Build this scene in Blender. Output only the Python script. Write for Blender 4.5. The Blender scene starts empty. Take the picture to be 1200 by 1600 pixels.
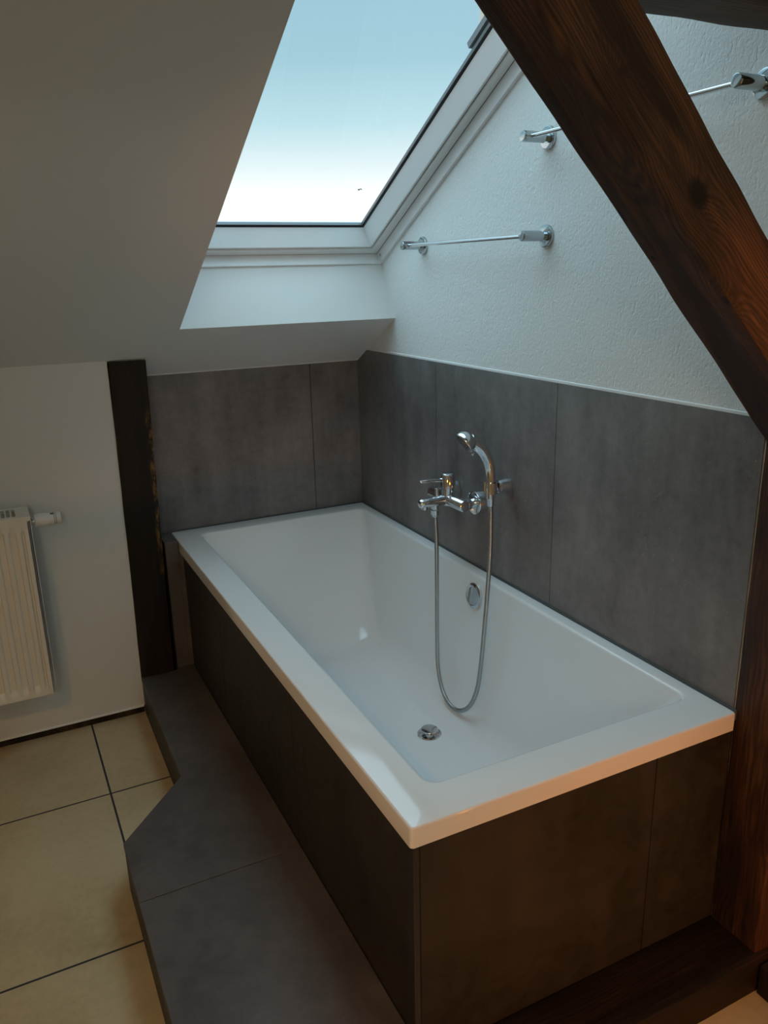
import bpy, bmesh, math, random
from mathutils import Vector, Matrix, noise as mnoise
from math import sin, cos, pi, sqrt, atan, radians
random.seed(7)
C = bpy.context.scene.collection
ZO = 0.61                      # bath rim stands 0.61 m above the floor; heights below are measured from the rim
FL = -0.61                     # floor

# ------------------------------------------------------------------ helpers
def tag(o, label=None, cat=None, group=None, kind=None):
    if label: o['label'] = label
    if cat: o['category'] = cat
    if group: o['group'] = group
    if kind: o['kind'] = kind
    return o

class MB:
    """collects shapes, links them as ONE mesh object"""
    def __init__(s): s.v = []; s.f = []
    def add(s, vs, fs):
        n = len(s.v); s.v += [tuple(v) for v in vs]; s.f += [tuple(i + n for i in f) for f in fs]
    def box(s, x0, x1, y0, y1, z0, z1, b=0.0):
        if b <= 0:
            vs = [(x, y, z) for z in (z0, z1) for y in (y0, y1) for x in (x0, x1)]
            s.add(vs, [(0, 2, 3, 1), (4, 5, 7, 6), (0, 1, 5, 4), (2, 6, 7, 3), (0, 4, 6, 2), (1, 3, 7, 5)]); return
        bm = bmesh.new(); bmesh.ops.create_cube(bm, size=1)
        for v in bm.verts:
            v.co = Vector(((x0 + x1) / 2 + v.co.x * (x1 - x0), (y0 + y1) / 2 + v.co.y * (y1 - y0), (z0 + z1) / 2 + v.co.z * (z1 - z0)))
        bmesh.ops.bevel(bm, geom=bm.edges[:], offset=b, segments=2, affect='EDGES', profile=0.5)
        s.bm(bm)
    def bm(s, bm):
        bm.verts.index_update()
        s.add([v.co.copy() for v in bm.verts], [[v.index for v in f.verts] for f in bm.faces]); bm.free()
    def loft(s, loops, cap0=False, cap1=False, closed=True):
        n = len(loops[0]); vs = [p for l in loops for p in l]; fs = []
        for i in range(len(loops) - 1):
            for j in range(n if closed else n - 1):
                k = (j + 1) % n
                fs.append((i * n + j, i * n + k, (i + 1) * n + k, (i + 1) * n + j))
        if cap0: fs.append(tuple(reversed(range(n))))
        if cap1: fs.append(tuple((len(loops) - 1) * n + j for j in range(n)))
        s.add(vs, fs)
    def lathe(s, o, axis, prof, n=32, cap=True):
        """prof: (distance along axis, radius)"""
        a = Vector(axis).normalized(); u = a.orthogonal().normalized(); w = a.cross(u); o = Vector(o)
        loops = [[o + a * h + (u * cos(2 * pi * j / n) + w * sin(2 * pi * j / n)) * max(r, 1e-5) for j in range(n)] for h, r in prof]
        s.loft(loops, cap, cap)
    def cyl(s, p0, p1, r, n=24, bev=0.0):
        p0 = Vector(p0); p1 = Vector(p1); L = (p1 - p0).length
        pr = [(0, r), (L, r)] if bev <= 0 else [(0, r - bev), (bev * .4, r - bev * .3), (bev, r), (L - bev, r), (L - bev * .4, r - bev * .3), (L, r - bev)]
        s.lathe(p0, p1 - p0, pr, n)
    def tube(s, path, rad, n=14, cap=True):
        P = [Vector(p) for p in path]; m = len(P)
        rads = rad if isinstance(rad, (list, tuple)) else [rad] * m
        T = [(P[min(i + 1, m - 1)] - P[max(i - 1, 0)]).normalized() for i in range(m)]
        u = T[0].orthogonal().normalized(); loops = []
        for i in range(m):
            u = (u - T[i] * u.dot(T[i])).normalized(); w = T[i].cross(u)
            loops.append([P[i] + (u * cos(2 * pi * j / n) + w * sin(2 * pi * j / n)) * rads[i] for j in range(n)])
        s.loft(loops, cap, cap)
    def prism(s, poly, z0, z1):
        n = len(poly)
        s.add([(x, y, z0) for x, y in poly] + [(x, y, z1) for x, y in poly],
              [tuple(reversed(range(n))), tuple(range(n, 2 * n))] + [(i, (i + 1) % n, n + (i + 1) % n, n + i) for i in range(n)])
    def build(s, name, mat, parent=None, smooth=None, off=(0, 0, ZO), bevel=0.0, seg=2):
        me = bpy.data.meshes.new(name)
        o = bpy.data.objects.new(name, me); C.objects.link(o)
        base = Vector((0, 0, 0))
        if parent is not None:
            p = parent
            while p is not None: base += p.location; p = p.parent
            o.parent = parent
        d = Vector(off) - base
        me.from_pydata([(x + d.x, y + d.y, z + d.z) for x, y, z in s.v], [], s.f)
        bm = bmesh.new(); bm.from_mesh(me); bmesh.ops.recalc_face_normals(bm, faces=bm.faces[:]); bm.to_mesh(me); bm.free()
        if mat: me.materials.append(mat)
        if smooth is not None:
            me.shade_smooth(); me.set_sharp_from_angle(angle=radians(smooth))
        if bevel > 0:
            m = o.modifiers.new('bevel', 'BEVEL'); m.width = bevel; m.segments = seg; m.limit_method = 'ANGLE'; m.angle_limit = radians(40)
        me.update()
        return o

def empty(name, loc, label=None, cat=None, group=None, kind=None):
    o = bpy.data.objects.new(name, None); C.objects.link(o)
    o.location = (loc[0], loc[1], loc[2] + ZO); o.empty_display_size = .05
    return tag(o, label, cat, group, kind)

def spline(pts, k=8):
    P = [Vector(p) for p in pts]; P = [P[0] * 2 - P[1]] + P + [P[-1] * 2 - P[-2]]; out = []
    for i in range(1, len(P) - 2):
        a, b, c, d = P[i - 1:i + 3]
        for j in range(k):
            t = j / k
            out.append(.5 * ((2 * b) + (c - a) * t + (2 * a - 5 * b + 4 * c - d) * t * t + (3 * b - a - 3 * c + d) * t ** 3))
    out.append(P[-2]); return out

# ------------------------------------------------------------------ materials
class NT:
    def __init__(s, name):
        s.m = bpy.data.materials.new(name); s.m.use_nodes = True; s.t = s.m.node_tree; s.t.nodes.clear()
        s.out = s.n('ShaderNodeOutputMaterial')
    def n(s, ty, **kw):
        x = s.t.nodes.new(ty)
        for k, v in kw.items():
            if k in ('operation', 'data_type', 'blend_type', 'noise_dimensions', 'feature', 'distance', 'interpolation_type'): setattr(x, k, v)
        return x
    def l(s, a, b): s.t.links.new(a, b)
    def math(s, op, a, b=None, c=None):
        x = s.n('ShaderNodeMath', operation=op)
        for i, q in enumerate((a, b, c)):
            if q is None: continue
            if isinstance(q, (int, float)): x.inputs[i].default_value = q
            else: s.l(q, x.inputs[i])
        return x.outputs[0]
    def coord(s, kind='Object'): return s.n('ShaderNodeTexCoord').outputs[kind]
    def scale(s, vec, sc):
        x = s.n('ShaderNodeMapping'); x.inputs['Scale'].default_value = sc; s.l(vec, x.inputs['Vector']); return x.outputs[0]
    def noise(s, vec, sc, det=4, rough=.55, dist=0):
        x = s.n('ShaderNodeTexNoise'); x.inputs['Scale'].default_value = sc; x.inputs['Detail'].default_value = det
        x.inputs['Roughness'].default_value = rough; x.inputs['Distortion'].default_value = dist
        s.l(vec, x.inputs['Vector']); return x.outputs['Fac']
    def voro(s, vec, sc, feature='F1'):
        x = s.n('ShaderNodeTexVoronoi', feature=feature); x.inputs['Scale'].default_value = sc; s.l(vec, x.inputs['Vector']); return x
    def ramp(s, fac, stops, interp=None):
        x = s.n('ShaderNodeValToRGB'); e = x.color_ramp.elements
        if interp: x.color_ramp.interpolation = interp
        while len(e) < len(stops): e.new(.5)
        for i, (p, c) in enumerate(stops):
            e[i].position = p; e[i].color = (*c, 1) if isinstance(c, tuple) else (c, c, c, 1)
        s.l(fac, x.inputs['Fac']); return x.outputs['Color']
    def mix(s, fac, a, b, bt='MIX'):
        x = s.n('ShaderNodeMix', data_type='RGBA', blend_type=bt)
        for i, q in ((0, fac), (6, a), (7, b)):
            if isinstance(q, (int, float)): x.inputs[i].default_value = q
            elif isinstance(q, tuple): x.inputs[i].default_value = (*q, 1)
            else: s.l(q, x.inputs[i])
        return x.outputs[2]
    def bsdf(s, col, rough=.5, metal=0, spec=.5, coat=0, bump=None, bstr=.2, bdist=.002):
        b = s.n('ShaderNodeBsdfPrincipled')
        for k, q in (('Base Color', col), ('Roughness', rough), ('Metallic', metal), ('Specular IOR Level', spec), ('Coat Weight', coat)):
            if isinstance(q, (int, float)): b.inputs[k].default_value = q
            elif isinstance(q, tuple): b.inputs[k].default_value = (*q, 1)
            else: s.l(q, b.inputs[k])
        b.inputs['Coat Roughness'].default_value = .05
        if bump is not None:
            x = s.n('ShaderNodeBump'); x.inputs['Strength'].default_value = bstr; x.inputs['Distance'].default_value = bdist
            s.l(bump, x.inputs['Height']); s.l(x.outputs[0], b.inputs['Normal'])
        s.l(b.outputs[0], s.out.inputs['Surface']); return b

def plaster(name, col, pebble=False):
    t = NT(name); v = t.coord()
    big = t.noise(v, 2.2, 3)
    c = t.mix(big, tuple(q * .95 for q in col), tuple(min(1, q * 1.03) for q in col))
    if pebble:
        a = t.ramp(t.noise(v, 150, 3, .6), [(.42, 0.), (.66, 1.)])
        st = t.ramp(t.noise(t.scale(v, (1, 1.6, .8)), 95, 2, .5), [(.56, 0.), (.74, 1.)])
        h = t.math('ADD', t.math('MULTIPLY', a, .5), t.math('MULTIPLY', st, -1.))
        t.bsdf(c, .75, spec=.25, bump=h, bstr=.45, bdist=.0022)
    else:
        h = t.math('ADD', t.noise(v, 60, 4), t.math('MULTIPLY', t.noise(v, 9, 2), 1.2))
        t.bsdf(c, .8, spec=.2, bump=h, bstr=.10, bdist=.002)
    return t.m

def tile_mat(name, d, lt, rough=.5, specks=True):
    t = NT(name); v = t.coord()
    cloud = t.noise(v, 2.6, 6, .62, .3); fine = t.noise(v, 38, 5, .7); streak = t.noise(t.scale(v, (5, 5, .8)), 3, 4)
    f = t.math('ADD', t.math('MULTIPLY', cloud, .55), t.math('ADD', t.math('MULTIPLY', fine, .25), t.math('MULTIPLY', streak, .25)))
    c = t.ramp(f, [(.40, d), (.64, lt)])
    if specks:
        vo = t.voro(v, 120)
        rnd = t.n('ShaderNodeSeparateColor'); t.l(vo.outputs['Color'], rnd.inputs[0])
        sp = t.math('MULTIPLY', t.math('LESS_THAN', vo.outputs['Distance'], .15), t.math('GREATER_THAN', rnd.outputs[0], .86))
        sp = t.math('MULTIPLY', sp, t.ramp(t.noise(v, 3.5, 2), [(.45, 0.), (.7, .55)]))
        c = t.mix(sp, c, tuple(min(1, q * 2.2) for q in lt))
    r = t.ramp(fine, [(.3, rough - .06), (.7, rough + .1)])
    t.bsdf(c, r, spec=.42, bump=t.math('ADD', fine, t.math('MULTIPLY', t.noise(v, 220, 2), .5)), bstr=.06, bdist=.001)
    return t.m

def wood_mat(name, dark, mid, light, pith=(.03, -.09), freq=420., chips=None, knots=True, rough=.62, at=()):
    """timber running along local Z; rings are cut through the block"""
    t = NT(name); v = t.coord()
    wob = t.n('ShaderNodeTexNoise'); wob.inputs['Scale'].default_value = 1; wob.inputs['Detail'].default_value = 3
    t.l(t.scale(v, (9, 9, 2.2)), wob.inputs['Vector'])
    sub = t.n('ShaderNodeVectorMath'); sub.operation = 'SUBTRACT'; t.l(wob.outputs['Color'], sub.inputs[0]); sub.inputs[1].default_value = (.5, .5, .5)
    scl = t.n('ShaderNodeVectorMath'); scl.operation = 'SCALE'; t.l(sub.outputs[0], scl.inputs[0]); scl.inputs['Scale'].default_value = .055
    ad = t.n('ShaderNodeVectorMath'); ad.operation = 'ADD'; t.l(v, ad.inputs[0]); t.l(scl.outputs[0], ad.inputs[1])
    sp = t.n('ShaderNodeSeparateXYZ'); t.l(ad.outputs[0], sp.inputs[0])
    px = t.math('ADD', sp.outputs[0], pith[0]); py = t.math('ADD', sp.outputs[1], pith[1])
    r = t.math('SQRT', t.math('ADD', t.math('MULTIPLY', px, px), t.math('MULTIPLY', py, py)))
    kdist = None
    if knots:
        kv = t.voro(t.scale(v, (4.2, 4.2, 4.4)), 1.0); kdist = kv.outputs['Distance']
        pull = t.ramp(kdist, [(0., .035), (.33, 0.)], 'EASE')
        r = t.math('ADD', r, pull)
    spots = []
    for (kx, ky, kz), kr in at:
        d_ = t.n('ShaderNodeVectorMath'); d_.operation = 'DISTANCE'
        t.l(t.scale(ad.outputs[0], (1, 1, .62)), d_.inputs[0]); d_.inputs[1].default_value = (kx, ky, kz * .62)
        q_ = t.math('DIVIDE', d_.outputs['Value'], kr)
        r = t.math('ADD', r, t.math('MULTIPLY', t.math('POWER', 2.7, t.math('MULTIPLY', q_, -.55)), .05)); spots.append(q_)
    r = t.math('ADD', r, t.math('MULTIPLY', t.noise(t.scale(v, (26, 26, 1.6)), 1, 3, .6), .014))
    ring = t.math('ADD', t.math('MULTIPLY', t.math('SINE', t.math('MULTIPLY', r, freq * 3.0)), .5), .5)
    ring = t.math('MULTIPLY', ring, t.ramp(t.noise(t.scale(v, (14, 14, 3)), 1, 3), [(.35, .15), (.65, 1.)]))
    fib = t.noise(t.scale(v, (170, 170, 5)), 1, 5, .65)
    blot = t.noise(t.scale(v, (9, 9, 2.2)), 1, 5, .62, .4)
    f = t.math('ADD', t.math('MULTIPLY', ring, .20), t.math('ADD', t.math('MULTIPLY', fib, .48), t.math('MULTIPLY', blot, .72)))
    f = t.math('ADD', f, t.math('MULTIPLY', t.math('SUBTRACT', t.noise(t.scale(v, (420, 420, 14)), 1, 3, .6), .5), .35))
    c = t.ramp(f, [(.42, dark), (.66, mid), (.92, light)])
    if knots:
        k = t.ramp(kdist, [(.05, 1.), (.15, 0.)]); c = t.mix(t.math('MULTIPLY', k, .8), c, tuple(q * .5 for q in dark))
    for q_ in spots:
        c = t.mix(t.ramp(q_, [(.55, .85), (1.0, 0.)]), c, tuple(q * .45 for q in dark))
    streak = t.ramp(t.noise(t.scale(v, (16, 16, 1.3)), 1, 4, .6, .3), [(.50, 0.), (.60, .75)])
    c = t.mix(streak, c, tuple(q * 1.3 for q in dark))
    hv = t.voro(t.scale(v, (1, 1, .7)), 24)
    hr = t.n('ShaderNodeSeparateColor'); t.l(hv.outputs['Color'], hr.inputs[0])
    hole = t.math('MULTIPLY', t.math('LESS_THAN', hv.outputs['Distance'], .10), t.math('GREATER_THAN', hr.outputs[0], .80))
    c = t.mix(hole, c, (.002, .0015, .001))
    if chips:
        x0, col = chips
        so = t.n('ShaderNodeSeparateXYZ'); t.l(v, so.inputs[0])
        edge = t.ramp(t.math('SUBTRACT', so.outputs[0], x0), [(.0, 0.), (.012, 1.)])
        pat = t.ramp(t.noise(t.scale(v, (60, 60, 22)), 1, 5, .7), [(.47, 0.), (.62, .8)])
        band = t.ramp(t.math('ADD', so.outputs[2], t.math('MULTIPLY', t.noise(v, 9, 2), .12)), [(.42, 0.), (.50, 1.), (.95, 1.), (1.0, 0.)])
        c = t.mix(t.math('MULTIPLY', t.math('MULTIPLY', edge, pat), band), c, col)
        few = t.ramp(t.noise(t.scale(v, (45, 45, 9)), 1, 4, .7), [(.66, 0.), (.74, .45)])
        c = t.mix(few, c, tuple(q * .6 for q in col))
    h = t.math('SUBTRACT', t.math('ADD', t.math('MULTIPLY', ring, .25), t.math('ADD', fib, blot)), t.math('MULTIPLY', hole, 3.))
    t.bsdf(c, t.ramp(fib, [(.3, rough - .08), (.7, rough + .12)]), spec=.35, bump=h, bstr=.4, bdist=.0025)
    return t.m

def plain(name, col, rough=.5, metal=0, spec=.5, coat=0, nz=0, nsc=40, nb=.05):
    t = NT(name); v = t.coord(); n = t.noise(v, nsc, 3)
    c = t.mix(n, tuple(q * (1 - nz) for q in col), tuple(min(1, q * (1 + nz)) for q in col))
    t.bsdf(c, rough, metal, spec, coat, bump=n if nb else None, bstr=nb, bdist=.0006)
    return t.m

def glass_mat():
    t = NT('window_glass')
    tr = t.n('ShaderNodeBsdfTransparent'); tr.inputs[0].default_value = (.97, .985, .98, 1)
    gl = t.n('ShaderNodeBsdfGlossy'); gl.inputs['Roughness'].default_value = .01
    lw = t.n('ShaderNodeLayerWeight'); lw.inputs['Blend'].default_value = .5
    fr = t.math('ADD', t.math('MULTIPLY', t.math('POWER', lw.outputs['Facing'], 5.), .5), .015)
    mx = t.n('ShaderNodeMixShader'); t.l(fr, mx.inputs[0]); t.l(tr.outputs[0], mx.inputs[1]); t.l(gl.outputs[0], mx.inputs[2])
    t.l(mx.outputs[0], t.out.inputs[0]); return t.m

def floor_mat():
    t = NT('beige_floor_tiles'); v = t.coord()
    sp = t.n('ShaderNodeSeparateXYZ'); t.l(v, sp.inputs[0])
    def line(x, o):
        a = t.math('FRACT', t.math('DIVIDE', t.math('SUBTRACT', x, o), .612)); a = t.math('ABSOLUTE', t.math('SUBTRACT', a, .5))
        return t.math('GREATER_THAN', a, .5 - .0030 / .612)
    g = t.math('MAXIMUM', line(sp.outputs[0], -1.109), line(sp.outputs[1], -.547))
    cl = t.noise(v, 3.2, 5, .6, .5); fi = t.noise(v, 45, 4, .65)
    c = t.ramp(t.math('ADD', t.math('MULTIPLY', cl, .7), t.math('MULTIPLY', fi, .3)), [(.33, (.42, .33, .19)), (.52, (.54, .44, .27)), (.7, (.61, .51, .34))])
    c = t.mix(g, c, (.03, .032, .036))
    t.bsdf(c, t.mix(g, (.34, .34, .34), (.85, .85, .85)), spec=.4, bump=t.math('SUBTRACT', t.math('MULTIPLY', fi, .15), g), bstr=.25, bdist=.0015)
    return t.m

def bath_mat():
    t = NT('white_acrylic'); v = t.coord()
    t.bsdf((.83, .835, .84), .10, spec=.5, coat=.3, bump=t.noise(v, 5, 1), bstr=.06, bdist=.01)
    return t.m

def brace_local(p):                                # point on the slanting brace in the brace's own axes
    d = Vector(p) - Vector((.6329 - .44, -1.84225, .44)); q = sqrt(.5)
    return (d.y, (-d.x - d.z) * q, (-d.x + d.z) * q)
KNOTS = [(brace_local(p), r) for p, r in (((-.3528, -1.9, .9645), .017), ((-.4897, -1.9, 1.0965), .009), ((-.2638, -1.9, .8166), .010), ((-.5356, -1.8149, 1.0886), .013), ((-.3865, -1.7976, .9395), .010), ((-.0796, -1.823, .6326), .018))]
M = dict(
    plaster=plaster('smooth_white_plaster', (.74, .73, .71)),
    pebble=plaster('pebbled_white_plaster', (.80, .80, .78), True),
    slope=plaster('painted_plasterboard', (.74, .73, .71)),
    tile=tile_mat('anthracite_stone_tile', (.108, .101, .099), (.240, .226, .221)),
    tile_shaded=tile_mat('shaded_stone_tile', (.060, .050, .046), (.125, .108, .10), .5),  # same tile as the walls; shade on step and ledge put into its colour
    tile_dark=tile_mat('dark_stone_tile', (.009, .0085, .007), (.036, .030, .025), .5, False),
    grout=plain('dark_grout', (.035, .036, .037), .8, nz=.2),
    floor=floor_mat(), bath=bath_mat(), glass=glass_mat(),
    chrome=plain('polished_chrome', (.72, .735, .75), .06, 1, nb=0),
    rail=plain('rail_chrome', (.50, .545, .56), .09, 1, nb=0),
    satin=plain('brushed_steel', (.62, .63, .64), .22, 1, nz=.05),
    hose=plain('steel_hose', (.40, .41, .41), .25, 1),
    dark=plain('black_gasket', (.012, .012, .013), .5),
    grey=plain('grey_seal', (.10, .11, .115), .5),
    seal=plain('grey_silicone', (.07, .085, .09), .4),
    white=plain('white_lacquer', (.80, .81, .81), .32, coat=.2, nz=.01),
    wline=plain('white_caulk', (.86, .86, .85), .5),
    enamel=plain('radiator_enamel', (.78, .74, .66), .35, coat=.15, nz=.01),
    knob=plain('white_plastic', (.76, .75, .72), .35),
    alu=plain('window_cladding', (.20, .21, .22), .4, .6),
    render=plain('beige_render', (.62, .56, .46), .9, nz=.08),
    roof=plain('roof_covering', (.16, .09, .07), .85, nz=.2),
    brace=wood_mat('stained_brace_timber', at=KNOTS, dark=(.010, .0045, .0028), mid=(.072, .028, .012), light=(.20, .080, .027)),
    post=wood_mat('stained_post_timber', (.010, .0045, .003), (.055, .020, .009), (.15, .060, .022), pith=(-.02, .02)),
    tie=wood_mat('old_tie_timber', (.022, .012, .006), (.085, .046, .022), (.18, .10, .05), pith=(.0, .1), knots=False),
    sill=wood_mat('dark_sill_timber', (.004, .002, .0012), (.014, .006, .003), (.035, .014, .007), pith=(.03, .05)),
    lpost=wood_mat('worn_wall_post_timber', (.005, .003, .0018), (.014, .0078, .0045), (.030, .016, .008), pith=(.0, .07), chips=(.036, (.30, .16, .035)), knots=False),
    base=wood_mat('blackened_base_timber', (.006, .004, .002), (.022, .013, .006), (.09, .05, .018), pith=(.0, .05), knots=False),
)

# ------------------------------------------------------------------ the roof slope
PITCH = atan(.54); CS, SN = cos(PITCH), sin(PITCH)
O_Y, O_Z = -.303, .5535 + .54 * .303            # lower inner edge of the window opening
def sl(x, s, h): return (x, O_Y - CS * s + SN * h, O_Z + SN * s + CS * h)
WX0, WX1, WS = -.72, 0.0, 1.62                  # opening: x range and length up the slope
XL, YB, ZC = -3.1, -4.3, 1.95                   # left wall, back wall, flat ceiling
S_LOW, S_TOP = -1.05, 2.55
HT = .33
m = MB()
def slab(x0, x1, s0, s1, h0=0, h1=HT):
    vs = [sl(x, s, h) for h in (h0, h1) for s in (s0, s1) for x in (x0, x1)]
    m.add(vs, [(0, 2, 3, 1), (4, 5, 7, 6), (0, 1, 5, 4), (2, 6, 7, 3), (0, 4, 6, 2), (1, 3, 7, 5)])
slab(XL, WX0, S_LOW, S_TOP); slab(WX0, WX1 + .02, S_LOW, 0); slab(WX0, WX1 + .02, WS, S_TOP)
tag(m.build('ceiling_slope', M['slope']), kind='structure')
m = MB(); m.box(XL - .1, .3, YB - .1, -2.4, ZC, ZC + .1); tag(m.build('ceiling', M['slope']), kind='structure')
m = MB()
for k in range(20):                              # roof tiles courses outside
    s0 = S_LOW - .2 + k * .19
    for xa, xb in (((XL, WX0 - .06), (WX1 + .06, 3.2)) if -.1 < s0 + .1 < WS + .1 else ((XL, 3.2),)):
        vs = [sl(xa, s0, HT + .045), sl(xb, s0, HT + .045), sl(xb, s0 + .22, HT + .012), sl(xa, s0 + .22, HT + .012),
              sl(xa, s0, HT + .005), sl(xb, s0, HT + .005), sl(xb, s0 + .22, HT + .002), sl(xa, s0 + .22, HT + .002)]
        m.add(vs, [(0, 1, 2, 3), (4, 7, 6, 5), (0, 4, 5, 1), (1, 5, 6, 2), (2, 6, 7, 3), (3, 7, 4, 0)])
tag(m.build('roof', M['roof']), kind='structure')

# ------------------------------------------------------------------ walls and floor
def yz_wall(mb, x0, x1, poly):
    n = len(poly)
    mb.add([(x0, y, z) for y, z in poly] + [(x1, y, z) for y, z in poly],
           [tuple(range(n)), tuple(reversed(range(n, 2 * n)))] + [(i, n + i, n + (i + 1) % n, (i + 1) % n) for i in range(n)])
def zs(y, h=0): return .5535 - .54 * y + h / CS
m = MB(); yz_wall(m, .004, .24, [(.25, FL), (.25, zs(.25, .31)), (-1.7815, zs(-1.7815, .31)), (-1.7815, FL)])
yz_wall(m, .128, .24, [(-1.7815, FL), (-1.7815, zs(-1.7815, .31)), (-2.45, zs(-2.45, .31)), (-2.45, ZC + .05), (YB, ZC + .05), (YB, FL)])
tag(m.build('wall_right', M['pebble']), kind='structure')
m = MB(); m.box(XL, .2, .012, .25, FL, .62); tag(m.build('wall_far', M['plaster']), kind='structure')
m = MB(); yz_wall(m, XL - .12, XL, [(.25, FL), (.25, zs(.25, .3)), (-2.7, zs(-2.7, .3)), (YB, ZC + .05), (YB, FL)])
tag(m.build('wall_left', M['plaster']), kind='structure')
m = MB(); m.box(XL, .2, YB - .12, YB, FL, ZC + .05); tag(m.build('wall_back', M['plaster']), kind='structure')
m = MB(); m.box(XL, .24, YB, .25, FL - .1, FL); tag(m.build('floor', M['floor'], off=(0, 0, ZO)), kind='structure')
# plastered wall left of the wall post, standing proud of the tiles, with a bead along its lower edge
m = MB(); yq = -.127
m.box(XL, -.915, yq, .0, -.578, .64)
tag(m.build('wall_far_lining', M['plaster'], bevel=.004), kind='structure')
m = MB(); m.box(XL, -.93, yq - .003, yq + .02, -.5815, -.5745, .0015); tag(m.build('trim_1', M['wline']), kind='structure')
m = MB(); m.box(XL, -.93, yq + .012, -.02, FL, -.578); tag(m.build('baseboard_far', M['base']), kind='structure')

# tiled wall claddings: large tiles with hairline joints
G = .0011
def tiling(name, parts, back, mat):
    mb = MB()
    for bx in parts: mb.box(*bx)
    o = mb.build(name, mat, bevel=.0008, seg=1); tag(o, kind='structure')
    g = MB(); g.box(*back); g.build('grout', M['grout'], o)
    return o
ZR = .595
mb = MB()
for a, b in ((-1.7815, -1.18), (-1.18, -.581), (-.581, 0)):
    a2, b2 = a + G, b - G
    if b == 0: poly = [(a2, -.08), (b2, -.08), (b2, .5535), (-.0768, ZR), (a2, ZR)]
    else: poly = [(a2, -.08), (b2, -.08), (b2, ZR), (a2, ZR)]
    yz_wall(mb, 0, .004, poly)
wr = tag(mb.build('wall_right_tiling', M['tile']), kind='structure')
g = MB(); yz_wall(g, .0012, .0039, [(-1.780, -.079), (-.002, -.079), (-.002, .55), (-.077, ZR - .002), (-1.780, ZR - .002)]); g.build('grout', M['grout'], wr)
tiling('wall_far_tiling', [(-.80, -.195 - G, 0, .012, FL + .1, .5525), (-.195 + G, -.0005, 0, .012, FL + .1, .5525)], (-.80, -.001, .003, .0118, FL + .1, .5515), M['tile'])
# painted smooth band and caulk above the tiles
m = MB(); m.box(.0012, .0055, -1.781, -.079, ZR, ZR + .007, .001); tag(m.build('trim_2', M['wline']), kind='structure')
m = MB(); m.box(-.79, -.003, -.003, .012, .5525, .5575, .001); tag(m.build('trim_3', M['wline']), kind='structure')
m = MB(); m.box(-.004, .001, -1.79, 0, -.02, .0035); m.box(-.75, -.001, -.004, .001, -.02, .003); tag(m.build('trim_4', M['seal']), kind='structure')

# ------------------------------------------------------------------ roof window
def ring(mb, prof, x0, x1, s0, s1):
    loops = []
    for d, h in prof + prof[:1]:
        loops.append([sl(x0 + d, s0 + d, h), sl(x1 - d, s0 + d, h), sl(x1 - d, s1 - d, h), sl(x0 + d, s1 - d, h)])
    mb.loft(loops)
cw = sl((WX0 + WX1) / 2, 0, .2)
win = empty('window_1', cw, kind='structure')
def wpart(name, prof, mat, bev=.0015):
    mb = MB(); ring(mb, prof, WX0, WX1, 0, WS); return mb.build(name, mat, win, bevel=bev)
wpart('lining', [(-.012, .198), (.007, .198), (.007, .236), (-.012, .236)], M['white'])
wpart('frame', [(-.004, .2365), (.0085, .2365), (.0095, .2335), (.034, .2335), (.036, .237), (.036, .330), (-.004, .330)], M['white'])
wpart('frame_gap', [(.004, .2362), (.0092, .2362), (.0092, .2375), (.004, .2375)], M['dark'], 0)
sash = wpart('sash', [(.0385, .245), (.0400, .238), (.0440, .236), (.0470, .238), (.0660, .296), (.0660, .318), (.0385, .318)], M['white'])
wpart('sash_gap', [(.0355, .2415), (.0390, .2415), (.0390, .2445), (.0355, .2445)], M['grey'], 0)
wpart('gasket', [(.0655, .296), (.0702, .2985), (.0702, .304), (.0655, .304)], M['dark'], .0005)
wpart('spacer', [(.0660, .3010), (.0732, .3010), (.0732, .3100), (.0660, .3100)], M['alu'], 0)
mb = MB(); vs = [sl(x, s, h) for h in (.3045, .3085) for s in (.06, WS - .06) for x in (WX0 + .06, WX1 - .06)]
mb.add(vs, [(0, 2, 3, 1), (4, 5, 7, 6), (0, 1, 5, 4), (2, 6, 7, 3), (0, 4, 6, 2), (1, 3, 7, 5)])
pane = mb.build('pane', M['glass'], win)
wpart('cladding', [(-.05, .318), (.050, .318), (.046, .326), (-.05, .372)], M['alu'])
# upper cover strips of the pivoting sash, outside the glass
for xx, w in ((WX1 - .079, .02), (WX0 + .059, .02)):
    mb = MB(); vs = [sl(x, s, h) for h in (.3150, .330) for s in (.83, WS - .05) for x in (xx, xx + w)]
    mb.add(vs, [(0, 2, 3, 1), (4, 5, 7, 6), (0, 1, 5, 4), (2, 6, 7, 3), (0, 4, 6, 2), (1, 3, 7, 5)])
    mb.build('cover_strip', M['alu'], win)
mb = MB(); nrm = Vector((0, SN, CS)); mb.lathe(Vector(sl(-.0072, .028, .217)), (-1, 0, 0), [(0, .0045), (.0012, .0045), (.0018, .003)], 16)
mb.build('screw_cap', M['satin'], win, smooth=30)
# splash of dirt on the glass
mb = MB(); p = Vector(sl(-.152, .262, .3040))
for k in range(5):
    a = k * 1.3; mb.lathe(p + Vector((.0035 * cos(a) - .001 * k, 0, 0)) + Vector((0, -CS, SN)) * (.003 * sin(a)), -nrm, [(-.0003, .002 + .0006 * (k % 2)), (.0004, .0016)], 8)
mb.build('dirt_speck', M['grey'], win)

# chimney of the neighbouring roof, seen in the top corner of the glass
mb = MB(); mb.box(1.158, 1.70, .45, .985, -.3, 2.9); mb.box(1.118, 1.74, .41, 1.025, 2.9, 3.0)
mb.box(1.21, 1.39, .62, .80, 3.0, 3.2); mb.box(1.47, 1.65, .62, .80, 3.0, 3.2)
tag(mb.build('chimney', M['render'], bevel=.006), 'beige rendered chimney outside, showing in the top corner of the roof window', 'chimney')

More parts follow.
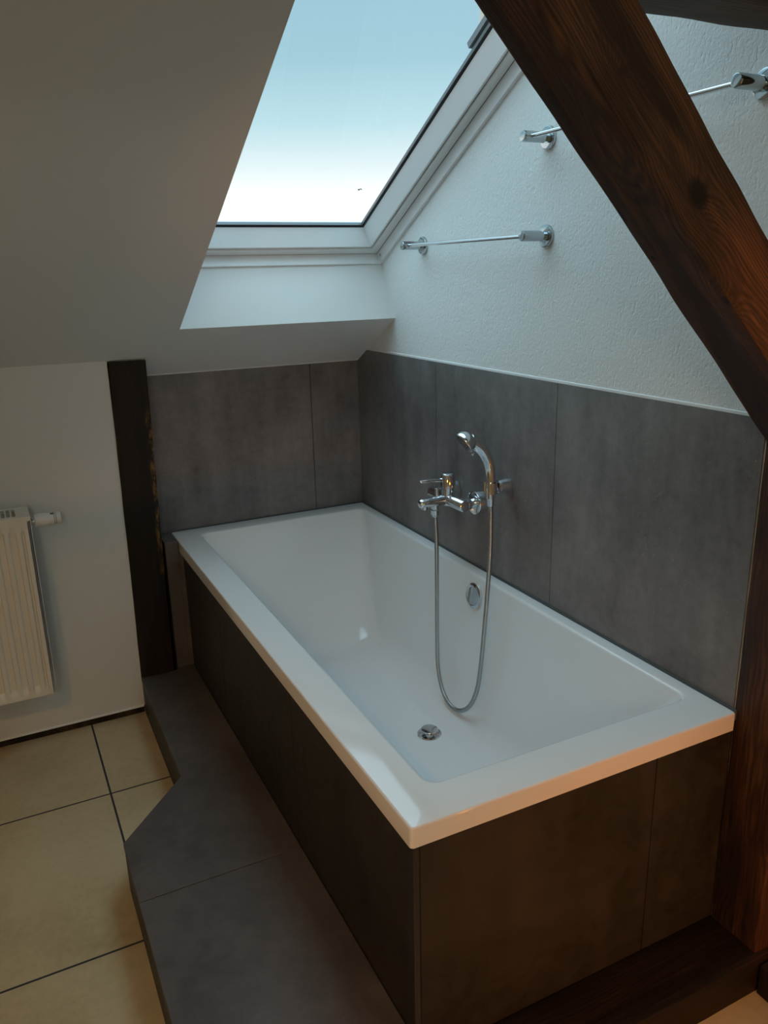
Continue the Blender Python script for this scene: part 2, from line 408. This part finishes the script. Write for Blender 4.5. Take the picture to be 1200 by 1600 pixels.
# ------------------------------------------------------------------ bath
XB0, XB1, YB0, YB1 = -.752, -.0035, -1.793, -.0035
def rr(x0, x1, y0, y1, r, z, n=8):
    out = []
    for cx, cy, a0 in ((x1 - r, y1 - r, 0), (x0 + r, y1 - r, 90), (x0 + r, y0 + r, 180), (x1 - r, y0 + r, 270)):
        for i in range(n + 1):
            a = radians(a0 + 90 * i / n); out.append((cx + r * cos(a), cy + r * sin(a), z))
    return out
bath = empty('bathtub', ((XB0 + XB1) / 2, (YB0 + YB1) / 2, -.46), 'white rectangular acrylic bathtub with wide flat rim set into dark tiles', 'bathtub')
RT = .0425; loops = []
loops.append(rr(XB0 + .012, XB1 - .003, YB0 + .012, YB1 - .003, .004, -RT - .001))
loops.append(rr(XB0 + .003, XB1, YB0 + .003, YB1, .006, -RT))
loops.append(rr(XB0, XB1, YB0, YB1, .007, -RT + .003))
for k in range(5):
    a = radians(90 * k / 4); q = .0045
    loops.append(rr(XB0 + q * (1 - cos(a)), XB1 - q * (1 - cos(a)), YB0 + q * (1 - cos(a)), YB1 - q * (1 - cos(a)), .007, -q + q * sin(a)))
T0 = (-.664, -.043, -1.700, -.083)                # rim opening
B0 = (-.575, -.118, -1.36, -.325)                 # bath floor
DEP = .447
q = .009
for k in range(6):
    a = radians(90 * k / 5); e = -q * (1 - sin(a))
    loops.append(rr(T0[0] + e, T0[1] - e, T0[2] + e, T0[3] - e, .030, -q * (1 - cos(a))))
NS = 26
for k in range(1, NS + 1):
    t = k / NS; z = -q - (DEP - q) * t
    b = t                                           # straight wall, then a fillet into the floor
    if t > .80: fl = (t - .80) / .20; b = .80 + .20 * (1 - sqrt(max(0, 1 - fl * fl))) * .0 + .20 * fl
    ext = 0
    if t > .82:
        fl = (t - .82) / .18; ext = .075 * (1 - sqrt(max(0, 1 - fl * fl)))
    r = .030 + .045 * t
    loops.append(rr(T0[0] + (B0[0] - T0[0]) * b + ext, T0[1] + (B0[1] - T0[1]) * b - ext, T0[2] + (B0[2] - T0[2]) * b + ext, T0[3] + (B0[3] - T0[3]) * b - ext, r, z))
cx, cy = -.26, -.93
last = loops[-1]
for k in (.85, .6, .3, .12): loops.append([(cx + (x - cx) * k, cy + (y - cy) * k, -DEP - .004 * (1 - k)) for x, y, z in last])
mb = MB(); mb.loft(loops, False, True)
basin = mb.build('basin', M['bath'], bath, smooth=42)
# overflow plate on the wall side
fz = -.062; fx = T0[1] + (B0[1] - T0[1]) * (-fz / DEP)
slope_n = Vector((-DEP, 0, -(B0[1] - T0[1]) * -1)).normalized(); slope_n = Vector((-1, 0, .17)).normalized()
mb = MB(); mb.lathe((fx + .001, -.897, fz), slope_n, [(0, .036), (.003, .0385), (.007, .0385), (.009, .036), (.010, .030), (.0085, .028), (.0095, .012), (.0097, .0001)], 48)
mb.build('overflow_cover', M['chrome'], bath, smooth=35)
dz = -DEP - .0035
mb = MB(); mb.lathe((-.237, -.943, dz), (0, 0, 1), [(0, .033), (.003, .036), (.0048, .034), (.0048, .029), (.0012, .026), (.0012, .0001)], 40)
dr = mb.build('drain', M['chrome'], bath, smooth=35)
mb = MB(); mb.lathe((-.237, -.943, dz + .001), (0, 0, 1), [(0, .012), (.010, .012), (.011, .024), (.014, .026), (.017, .024), (.0185, .014), (.019, .0001)], 40)
mb.build('drain_plug', M['chrome'], dr, smooth=35)

# tiled surround
sur = empty('bath_surround', (-.74, -.9, FL), 'dark stone tiled side and end panels carrying the white bathtub', 'bath panel')
mb = MB()
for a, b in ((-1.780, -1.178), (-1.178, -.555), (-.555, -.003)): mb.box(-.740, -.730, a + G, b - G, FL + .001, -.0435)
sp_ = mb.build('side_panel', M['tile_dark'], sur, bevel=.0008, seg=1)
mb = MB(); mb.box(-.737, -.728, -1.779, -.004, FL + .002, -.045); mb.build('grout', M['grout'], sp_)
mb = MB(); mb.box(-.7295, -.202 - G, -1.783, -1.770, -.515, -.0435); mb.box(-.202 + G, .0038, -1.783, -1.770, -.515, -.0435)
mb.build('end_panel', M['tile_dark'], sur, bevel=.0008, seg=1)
mb = MB(); mb.box(-.742, -.739, -1.7815, -1.7785, FL + .14, -.0435); mb.build('corner_bead', M['grout'], sur)
mb = MB(); mb.box(-.7985, -.7545, -.118, -.0008, FL + .1405, .0, .002); mb.box(-.7550, -.7402, -.1178, -.0008, FL + .1405, -.044); mb.build('ledge', M['tile_shaded'], sur)

# step with a splayed corner
step = empty('tiled_step', (-.93, -.95, FL), 'low dark stone tiled step with angled corner running along the bathtub', 'step')
P = [(-.741, -1.785), (-.741, -.02), (-.80, -.02), (-.80, -.125), (-.929, -.129), (-.936, -.768), (-1.127, -.979), (-1.129, -1.785)]
def inset_poly(P, d): return [(x + (d if x < -.75 else 0), y) for x, y in P]
mb = MB()
J = -1.198
mb.prism([(-.7415, J + G), (-.7415, -.02), (-.80, -.02), (-.80, -.1285), (-.929, -.1285), (-.936, -.768), (-1.127, -.979), (-1.1278, J + G)], -.482, -.47)
mb.prism([(-.7415, -1.785), (-.7415, J - G), (-1.1278, J - G), (-1.129, -1.785)], -.482, -.47)
mb.build('tread', M['tile_shaded'], step, bevel=.0012, seg=2)
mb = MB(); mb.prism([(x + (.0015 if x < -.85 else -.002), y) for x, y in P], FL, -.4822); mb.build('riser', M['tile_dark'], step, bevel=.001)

# ------------------------------------------------------------------ timbers
def timber(name, p0, p1, w, d, mat, xdir, rough=.003, cham=.006, seed=0, edge=None, step_=.018):
    """local Z from p0 to p1, width w along xdir, depth d along z cross x"""
    p0 = Vector(p0) + Vector((0, 0, ZO)); p1 = Vector(p1) + Vector((0, 0, ZO)); Z = (p1 - p0); L = Z.length; Z.normalize()
    X = Vector(xdir); X = (X - Z * X.dot(Z)).normalized(); Y = Z.cross(X)
    mat4 = Matrix((X, Y, Z)).transposed().to_4x4(); mat4.translation = p0
    n = max(2, int(L / step_)); loops = []
    corners = [(-1, -1), (1, -1), (1, 1), (-1, 1)]
    for i in range(n + 1):
        z = L * i / n; loop = []
        cc = []
        for k, (a, b) in enumerate(corners):
            nx = mnoise.noise(Vector((k * 7.3 + seed, 0, z * 2.1))) * rough * 1.3 + mnoise.noise(Vector((k * 7.3 + seed, 3, z * 11))) * rough * .6
            ny = mnoise.noise(Vector((k * 7.3 + seed, 9, z * 2.1))) * rough * 1.3 + mnoise.noise(Vector((k * 7.3 + seed, 13, z * 11))) * rough * .6
            ex, ey = edge(k, z / L) if edge else (0, 0)
            cc.append(Vector((a * w / 2 + nx + ex, b * d / 2 + ny + ey, z)))
        for k in range(4):
            A, B, D = cc[k - 1], cc[k], cc[(k + 1) % 4]
            ch = cham * (1 + .7 * mnoise.noise(Vector((k * 3.1 + seed, 21, z * 7))))
            e1 = (A - B).normalized() * ch; e2 = (D - B).normalized() * ch
            loop += [B + e1, B + (e1 + e2) * .30, B + e2]
            for q in (.25, .5, .75):
                m_ = (B + e2).lerp(D - (D - B).normalized() * ch, q)
                nn = Vector(((B - D).y, -(B - D).x, 0)).normalized()
                m_ += nn * mnoise.noise(Vector((m_.x * 22 + seed, m_.y * 22, z * 4))) * rough * .8
                loop.append(m_)
        loops.append(loop)
    mb = MB(); mb.loft(loops, True, True)
    o = mb.build(name, mat, smooth=35, off=(0, 0, 0)); o.matrix_world = mat4
    return o
YF, YBk = -1.900, -1.7845
YM = (YF + YBk) / 2
# brace: square-cut timber rising at 45 degrees from the post to the tie beam
wd = .108; ht = .113
dirv = Vector((-1, 0, 1)).normalized(); upv = Vector((1, 0, 1)).normalized()
c0 = .553 / 2 + .0                               # x+z of the lower back edge is 0.553
def on_line(c, zz): return Vector((c - zz, YM, zz))
cmid = .553 + ht / 2 * sqrt(2)
pA = on_line(cmid, .44); pB = on_line(cmid, 1.36)
def bedge(k, t):
    # x axis = Y(world) direction; the lower front edge is waney, lying a little lower than the back one
    return (0, 0)
brace = timber('timber_brace', pA, pB, YBk - YF, ht, M['brace'], (0, 1, 0), .0035, .007, 3)
bm = bmesh.new(); bm.from_mesh(brace.data)
inv = brace.matrix_world.inverted()
for co, no in (((-.0005, YM, 0), (1, 0, 0)), ((0, YM, 1.2065 + ZO), (0, 0, 1))):
    bmesh.ops.bisect_plane(bm, geom=bm.verts[:] + bm.edges[:] + bm.faces[:], plane_co=inv @ Vector(co), plane_no=inv.to_3x3() @ Vector(no), clear_outer=True)
    bmesh.ops.holes_fill(bm, edges=[e for e in bm.edges if e.is_boundary])
bm.to_mesh(brace.data); bm.free()
tag(brace, 'dark brown timber brace slanting up across the skylight corner', 'timber beam', kind='thing')
post = timber('timber_post', (.0565, YM, -.514), (.0565, YM, 1.203), .113, YBk - YF, M['post'], (1, 0, 0), .002, .004, 11)
tag(post, 'dark brown upright timber post at the foot end of the bathtub', 'timber post', kind='thing')
tie = timber('timber_tie_beam', (.120, YM, 1.272), (XL + .002, YM, 1.272), .13, YBk - YF, M['tie'], (0, 0, 1), .003, .007, 29, step_=.03)
tag(tie, 'grey brown horizontal timber beam overhead in the upper right corner', 'timber beam', kind='thing')
sill = timber('timber_sill', (.115, -1.843, -.564), (-.726, -1.843, -.564), .095, .132, M['sill'], (0, 0, 1), .002, .006, 41)
tag(sill, 'nearly black timber sill lying on the floor below the tiled bath end', 'timber beam', kind='thing')
lpost = timber('timber_wall_post', (-.872, -.0665, -.4695), (-.855, -.0665, .617), .113, .132, M['lpost'], (1, 0, 0), .0015, .003, 57)
tag(lpost, 'blackened timber post with worn yellow edge between plaster and grey tiles', 'timber post', kind='thing')
m = MB(); m.box(.004, .127, YB, -1.912, FL, -.535); tag(m.build('baseboard_right', M['sill'], bevel=.003), kind='structure')

# ------------------------------------------------------------------ bath mixer
YC, ZM = -.776, .211
mix = empty('bath_mixer', (0, YC, ZM), 'chrome lever bath mixer mounted on the dark tiled wall', 'tap')
for yy in (YC - .0765, YC + .0765):
    mb = MB(); mb.lathe((-.0005, yy, ZM), (-1, 0, 0), [(0, .034), (.002, .0355), (.027, .0355), (.0305, .034), (.032, .029), (.0322, .015)], 40)
    mb.lathe((-.016, yy, ZM), (-1, 0, 0), [(0, .0145), (.03, .0145), (.03, .0175), (.056, .0175)], 32)
    mb.build('rosette', M['chrome'], mix, smooth=35)
mb = MB(); mb.lathe((-.073, YC - .097, ZM), (0, 1, 0), [(0, .013), (.0015, .0165), (.004, .0178), (.09, .0178), (.097, .021), (.104, .0178), (.19, .0178), (.1925, .0165), (.194, .013)], 36)
mb.lathe((-.073, YC, ZM - .018), (0, 0, 1), [(0, .016), (.004, .020), (.055, .0205), (.0560, .0195), (.0575, .0195), (.0585, .0205)], 36)
mb.build('body', M['chrome'], mix, smooth=35)
mb = MB(); mb.lathe((-.073, YC, ZM + .0405), (0, 0, 1), [(0, .0222), (.032, .0222), (.038, .0208), (.041, .016), (.042, .0001)], 36)
cap = mb.build('cartridge_cap', M['chrome'], mix, smooth=35)
mb = MB(); mb.tube([(-.085, YC, ZM + .060), (-.105, YC, ZM + .0625), (-.135, YC, ZM + .064), (-.163, YC, ZM + .065), (-.168, YC, ZM + .065)], [.0062, .0058, .0052, .0046, .003], 16)
mb.build('lever', M['chrome'], mix, smooth=40)
mb = MB(); mb.lathe((-.073, YC, ZM), (-1, 0, -.02), [(0, .0165), (.03, .0165), (.085, .0145), (.094, .0135), (.0975, .011), (.099, .0001)], 32)
mb.lathe((-.153, YC, ZM - .008), (0, 0, -1), [(0, .0115), (.010, .0115), (.0105, .0095), (.013, .0095)], 24)
mb.lathe((-.118, YC, ZM - .006), (0, 0, -1), [(0, .013), (.014, .012), (.020, .0105), (.020, .0001)], 24)
mb.build('spout', M['chrome'], mix, smooth=35)
mb = MB(); mb.lathe((-.112, YC, ZM + .012), (0, 0, 1), [(0, .005), (.012, .005), (.0125, .0065), (.026, .0065), (.028, .005), (.028, .0001)], 20)
mb.build('diverter_knob', M['chrome'], mix, smooth=35)

# shower hose: ribbed steel
hp = [(-.118, YC, ZM - .030), (-.1165, -.7765, .150), (-.117, -.7830, .0787), (-.12, -.7895, -.0644), (-.125, -.7979, -.2102), (-.13, -.8110, -.3117), (-.133, -.8400, -.3761), (-.135, -.8878, -.4060),
      (-.135, -.9430, -.4010), (-.13, -.9924, -.3634), (-.123, -1.0220, -.2982), (-.115, -1.0290, -.2158), (-.1, -1.0222, -.103), (-.085, -1.013, .0077), (-.072, -1.0034, .1169), (-.064, -.992, .210), (-.062, -.987, .248)]
path = spline(hp, 10)
fine = []; acc = 0; PITCHH = .0044
dist = [0]
for a, b in zip(path, path[1:]): dist.append(dist[-1] + (b - a).length)
tot = dist[-1]; nst = int(tot / (PITCHH / 4)); j = 0; rad = []
for i in range(nst + 1):
    d = tot * i / nst
    while j < len(dist) - 2 and dist[j + 1] < d: j += 1
    t = (d - dist[j]) / max(1e-9, dist[j + 1] - dist[j]); fine.append(path[j].lerp(path[j + 1], t))
    rad.append(.0066 if i % 4 in (0, 1) else .0059)
hose = empty('shower_hose', hp[7], 'flexible ribbed steel shower hose hanging in a loop into the bathtub', 'hose')
mb = MB(); mb.tube(fine, rad, 12); mb.build('tube', M['hose'], hose, smooth=60)
mb = MB(); mb.lathe((-.118, YC, ZM - .0255), (0, 0, -1), [(0, .0115), (.002, .0125), (.016, .0125), (.018, .010), (.024, .0075)], 6 * 4)
mb.build('nut', M['chrome'], hose, smooth=25)

# holder and hand shower
hold = empty('shower_holder', (0, -.985, .292), 'chrome wall bracket on the dark tiles holding the hand shower', 'bracket')
mb = MB(); mb.lathe((-.0002, -.985, .292), (-1, 0, 0), [(0, .0195), (.0015, .0205), (.034, .0190), (.0385, .0175), (.040, .014)], 36)
mb.build('base', M['chrome'], hold, smooth=35)
mb = MB()
lo = []
for k in range(29):
    a = radians(-140 + 280 * k / 28)
    c, s_ = cos(a), sin(a); ccx, ccy = -.062, -.986
    lo.append([(ccx + c * .0135, ccy + s_ * .0135, .276), (ccx + c * .0185, ccy + s_ * .0185, .276), (ccx + c * .0185, ccy + s_ * .0185, .308), (ccx + c * .0135, ccy + s_ * .0135, .308)])
mb.loft(lo, True, True)
mb.build('clip', M['chrome'], hold, smooth=35)
hs = empty('hand_shower', (-.062, -.986, .262), 'chrome curved hand shower head resting in its wall holder', 'shower head')
hpts = spline([(-.062, -.9865, .262), (-.0625, -.9860, .300), (-.0630, -.9850, .335), (-.069, -.983, .366), (-.0835, -.9795, .396), (-.1045, -.975, .418), (-.124, -.971, .431)], 8)
hr = []
for i in range(len(hpts)):
    t = i / (len(hpts) - 1)
    hr.append(.0112 + .0030 * min(1, t / .45) + (.0075 * max(0, (t - .5) / .5) ** 1.3))
mb = MB(); mb.tube(hpts, hr, 20); mb.lathe((-.062, -.9866, .240), (0, 0, 1), [(0, .0085), (.004, .0100), (.024, .0108)], 24); mb.build('handle', M['chrome'], hs, smooth=50)
hc = Vector((-.131, -.9695, .4285)); fn = Vector((-.80, .10, -.62)).normalized()
mb = MB(); mb.lathe(hc - fn * .024, fn, [(0, .0001), (.0012, .008), (.005, .017), (.011, .0245), (.020, .0298), (.029, .0318), (.033, .0322), (.0352, .031)], 40)
head = mb.build('head', M['chrome'], hs, smooth=45)
mb = MB(); mb.lathe(hc + fn * .0095, fn, [(0, .0295), (.0022, .0285), (.0030, .022), (.0032, .0001)], 40)
for rr_, nn_ in ((.008, 6), (.015, 12), (.022, 18)):
    u = fn.orthogonal().normalized(); w = fn.cross(u)
    for k in range(nn_):
        a = 2 * pi * k / nn_; mb.lathe(hc + fn * .0122 + (u * cos(a) + w * sin(a)) * rr_, fn, [(0, .0012), (.0018, .0008)], 6)
mb.build('spray_face', plain('dark_spray_face', (.07, .085, .09), .3, nb=0), head, smooth=40)
mb = MB(); mb.lathe(hc + Vector((.016, -.012, -.034)), (fn.x, -.1, fn.z), [(0, .004), (.006, .0042), (.008, .003)], 14); mb.build('selector_knob', M['chrome'], hs, smooth=40)

# ------------------------------------------------------------------ towel rails
def rail(y0, y1, z, label):
    r = empty('towel_rail', (0, (y0 + y1) / 2, z), label, 'towel rail', 'chrome towel rails on the plaster wall')
    for yy in (y0, y1):
        mb = MB(); mb.lathe((.0042, yy, z), (-1, 0, 0), [(0, .0245), (.001, .0262), (.0062, .0262), (.0078, .0252), (.0085, .023), (.0085, .0105)], 40)
        mb.lathe((-.004, yy, z), (-1, 0, 0), [(0, .0085), (.009, .0085), (.0095, .0118), (.010, .0124), (.0660, .0124), (.0685, .0112), (.0690, .0098), (.0683, .0001)], 32)
        mb.build('bracket', M['rail'], r, smooth=35)
    mb = MB(); mb.cyl((-.053, y0, z), (-.053, y1, z), .0052, 20); mb.build('bar', M['chrome'], r, smooth=35)
    return r
rail(-1.112, -.503, .942, 'lower chrome towel rail on white plaster above the grey tiles')
rail(-1.704, -1.108, 1.160, 'higher chrome towel rail partly hidden behind the slanting timber brace')

# ------------------------------------------------------------------ radiator
RX1, RY0, RY1, RZ0, RZ1 = -1.2035, -.285, -.160, -.372, .205
RX0 = -2.02
rad_ = empty('radiator', (RX1 - .4, -.2, RZ0), 'cream ribbed panel radiator on the white plaster wall', 'radiator')
def flute_panel(x0, x1, yf, sgn):
    mb = MB(); pitch = .0335; xs = []
    x = x1
    n = 12
    cols = []; ribc = x1 - .0305 + .0
    N = int((x1 - x0) / .0022)
    za, zb = RZ0 + .012, RZ1 - .034
    zz = [RZ0, za + .005, za + .013, za + .022, zb - .03, zb - .018, zb - .008, RZ1 - .012]
    amp = [0, 0, .6, 1, 1, .8, 0, 0]
    for z, a in zip(zz, amp):
        row = []
        for i in range(N + 1):
            x = x0 + (x1 - x0) * i / N
            ph = ((x1 - .0290 - x) / pitch)
            fr = ph - math.floor(ph)
            dd = abs(fr - .5) * 2                        # 0 in the middle of the channel between ribs
            prof = max(0, min(1, (dd - .42) / .26))
            pr = 1 - (prof * prof * (3 - 2 * prof))
            if x > x1 - .014 or x < x0 + .014: pr = 0
            row.append((x, yf + sgn * .0100 * pr * a, z))
        cols.append(row)
    mb.loft(cols, closed=False)
    n0 = len(mb.v)
    return mb, N
mb, N = flute_panel(RX0 + .011, RX1 - .0085, RY0, 1)
# returns of the sheet
mb.box(RX0 + .011, RX1 - .0085, RY0 + .009, RY0 + .012, RZ0, RZ1 - .012)
mb.box(RX1 - .0105, RX1 - .0085, RY0, RY0 + .012, RZ0, RZ1 - .012); mb.box(RX0 + .011, RX0 + .013, RY0, RY0 + .012, RZ0, RZ1 - .012)
mb.box(RX0 + .011, RX1 - .0085, RY0, RY0 + .012, RZ0 - .003, RZ0)
mb.build('front_panel', M['enamel'], rad_, smooth=40)
mb = MB(); mb.box(RX0 + .011, RX1 - .008, RY1 - .014, RY1, RZ0, RZ1 - .012, .003); mb.build('rear_panel', M['enamel'], rad_)
mb = MB(); mb.box(RX1 - .0025, RX1, RY0 + .016, RY1, RZ0 + .012, RZ1 - .003, .0008); mb.build('side_cover', M['enamel'], rad_)
mb = MB()
# top grille: edge strips with cross bars between them
yg0, yg1 = RY0 - .002 + .022, RY1 - .020
mb.box(RX0, RX1, RY0 - .002, yg0, RZ1 - .003, RZ1); mb.box(RX0, RX1, yg1, RY1, RZ1 - .003, RZ1)
mb.box(RX0, RX1, RY0 - .002, RY0 - .0005, RZ1 - .013, RZ1 - .0031)
mb.box(RX1 - .038, RX1, yg0, yg1, RZ1 - .003, RZ1); mb.box(RX0, RX0 + .03, yg0, yg1, RZ1 - .003, RZ1)
x = RX1 - .038 - .0143
while x > RX0 + .035:
    mb.box(x, x + .0036, yg0, yg1, RZ1 - .003, RZ1); x -= .0143
mb.box(RX1 - .0015, RX1, RY0 - .0004, RY1, RZ1 - .016, RZ1 - .0031)
mb.build('top_grille', M['enamel'], rad_)
mb = MB(); mb.box(RX0 + .03, RX1 - .02, RY0 + .014, RY1 - .015, RZ0 + .02, RZ1 - .04); mb.build('convector', plain('shadowed_steel', (.05, .05, .05), .7), rad_)
for xx in (-1.32, -1.9):
    for zz_ in (RZ0 + .05, RZ1 - .09):
        mb = MB(); mb.box(xx - .015, xx + .015, RY1 - .001, -.1272, zz_, zz_ + .04); mb.build('wall_bracket', M['enamel'], rad_)
KY, KZ = -.222, .172
mb = MB(); mb.lathe((RX1 - .001, KY, KZ), (1, 0, 0), [(0, .010), (.004, .0105), (.0045, .013), (.011, .0138), (.0125, .012)], 28)
mb.build('valve', M['chrome'], rad_, smooth=30)
mb = MB(); mb.lathe((RX1 + .011, KY, KZ), (1, 0, 0), [(0, .017), (.001, .0192), (.004, .0205), (.020, .0212), (.030, .0205), (.036, .0192), (.040, .0186), (.0545, .0186), (.0555, .0178), (.0565, .0178), (.0575, .0186), (.0595, .0186), (.0605, .0178), (.0615, .0178), (.0625, .0186), (.072, .0186), (.0745, .0172), (.075, .012), (.075, .0001)], 40)
kn = mb.build('thermostat_knob', M['knob'], rad_, smooth=35)
mb = MB()
for xo in (.056, .061): mb.lathe((RX1 + .011 + xo - .0006, KY, KZ), (1, 0, 0), [(0, .0176), (.0001, .0181), (.0012, .0181), (.0013, .0176)], 40)
for k in range(3):
    a = radians(58 + k * 9)
    pc = Vector((RX1 + .011 + .050, KY - cos(a) * .0187, KZ + sin(a) * .0187)); mb.box(pc.x - .004, pc.x + .006, pc.y - .0009, pc.y + .0009, pc.z - .0006, pc.z + .0006)
mb.build('scale_marks', M['grey'], kn)

# ------------------------------------------------------------------ lamps (warm room light behind the camera, plus an added fill and brace spot)
def lamp(name, loc, power, col, r, ty='POINT'):
    d = bpy.data.lights.new(name, ty); d.energy = power; d.color = col; d.shadow_soft_size = r
    o = bpy.data.objects.new(name, d); C.objects.link(o); o.location = (loc[0], loc[1], loc[2] + ZO); return o
def spot(name, loc, to, power, col, ang):
    o = lamp(name, loc, power, col, .04, 'SPOT'); o.data.spot_size = radians(ang); o.data.spot_blend = .8
    o.rotation_euler = (Vector(to) - Vector(loc)).to_track_quat('-Z', 'Y').to_euler()
spot('ceiling_spot', (-2.1, -3.0, ZC - .03), (-1.5, -2.0, FL), 38, (1, .45, .12), 90)
lamp('neutral_fill', (-1.9, -4.0, 1.35), 14, (1, .97, .76), .12)  # unseen neutral fill, added to brighten the left wall and the slope
spot('low_spot', (-.18, -3.00, -.12), (-.20, -1.90, -.36), 17, (1, .27, .015), 66)
spot('low_spot', (-1.75, -3.0, -.05), (-.80, -1.75, -.20), 11, (1, .27, .02), 44)
spot('beam_spot', (.07, -2.70, .34), (-.12, -1.90, .70), 13, (1, .34, .05), 34)  # extra unseen spot, added to warm the front of the brace

# ------------------------------------------------------------------ sky
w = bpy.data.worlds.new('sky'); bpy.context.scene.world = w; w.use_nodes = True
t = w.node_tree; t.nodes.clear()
tc = t.nodes.new('ShaderNodeTexCoord'); sx = t.nodes.new('ShaderNodeSeparateXYZ'); t.links.new(tc.outputs['Generated'], sx.inputs[0])
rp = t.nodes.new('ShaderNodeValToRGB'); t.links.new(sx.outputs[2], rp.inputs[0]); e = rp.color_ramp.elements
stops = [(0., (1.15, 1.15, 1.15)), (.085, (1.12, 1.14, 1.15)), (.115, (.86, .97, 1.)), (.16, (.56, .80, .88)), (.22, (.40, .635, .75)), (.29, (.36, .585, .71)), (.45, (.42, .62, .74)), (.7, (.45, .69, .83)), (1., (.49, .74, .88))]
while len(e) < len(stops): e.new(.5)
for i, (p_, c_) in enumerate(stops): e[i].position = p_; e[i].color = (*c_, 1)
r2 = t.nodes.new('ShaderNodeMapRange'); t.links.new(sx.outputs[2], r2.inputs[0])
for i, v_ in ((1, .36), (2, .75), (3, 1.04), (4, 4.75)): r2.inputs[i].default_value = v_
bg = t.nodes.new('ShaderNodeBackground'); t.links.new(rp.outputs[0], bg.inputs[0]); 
r3 = t.nodes.new('ShaderNodeMapRange'); t.links.new(sx.outputs[1], r3.inputs[0])     # the sky is brighter towards the eaves side
for i, v_ in ((1, -.8), (2, .25), (3, .35), (4, 1.)): r3.inputs[i].default_value = v_
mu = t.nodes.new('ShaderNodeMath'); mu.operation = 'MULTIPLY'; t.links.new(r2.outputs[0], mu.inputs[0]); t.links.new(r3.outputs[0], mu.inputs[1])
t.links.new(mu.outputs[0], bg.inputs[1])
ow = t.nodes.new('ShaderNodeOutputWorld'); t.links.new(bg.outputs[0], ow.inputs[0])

# ------------------------------------------------------------------ camera
cd = bpy.data.cameras.new('camera'); cam = bpy.data.objects.new('camera', cd); C.objects.link(cam)
cam.location = (-1.26314, -2.76368, .87081 + ZO)
cam.rotation_mode = 'XYZ'; cam.rotation_euler = (radians(73.21867), radians(1.30912), radians(-26.53487))
cd.sensor_fit = 'HORIZONTAL'; cd.sensor_width = 36; cd.lens = 1250.58 / 1200 * 36; cd.clip_start = .02
s = bpy.context.scene; s.camera = cam
s.view_settings.view_transform = 'Standard'; s.view_settings.look = 'None'; s.view_settings.gamma = 1; s.view_settings.exposure = 0
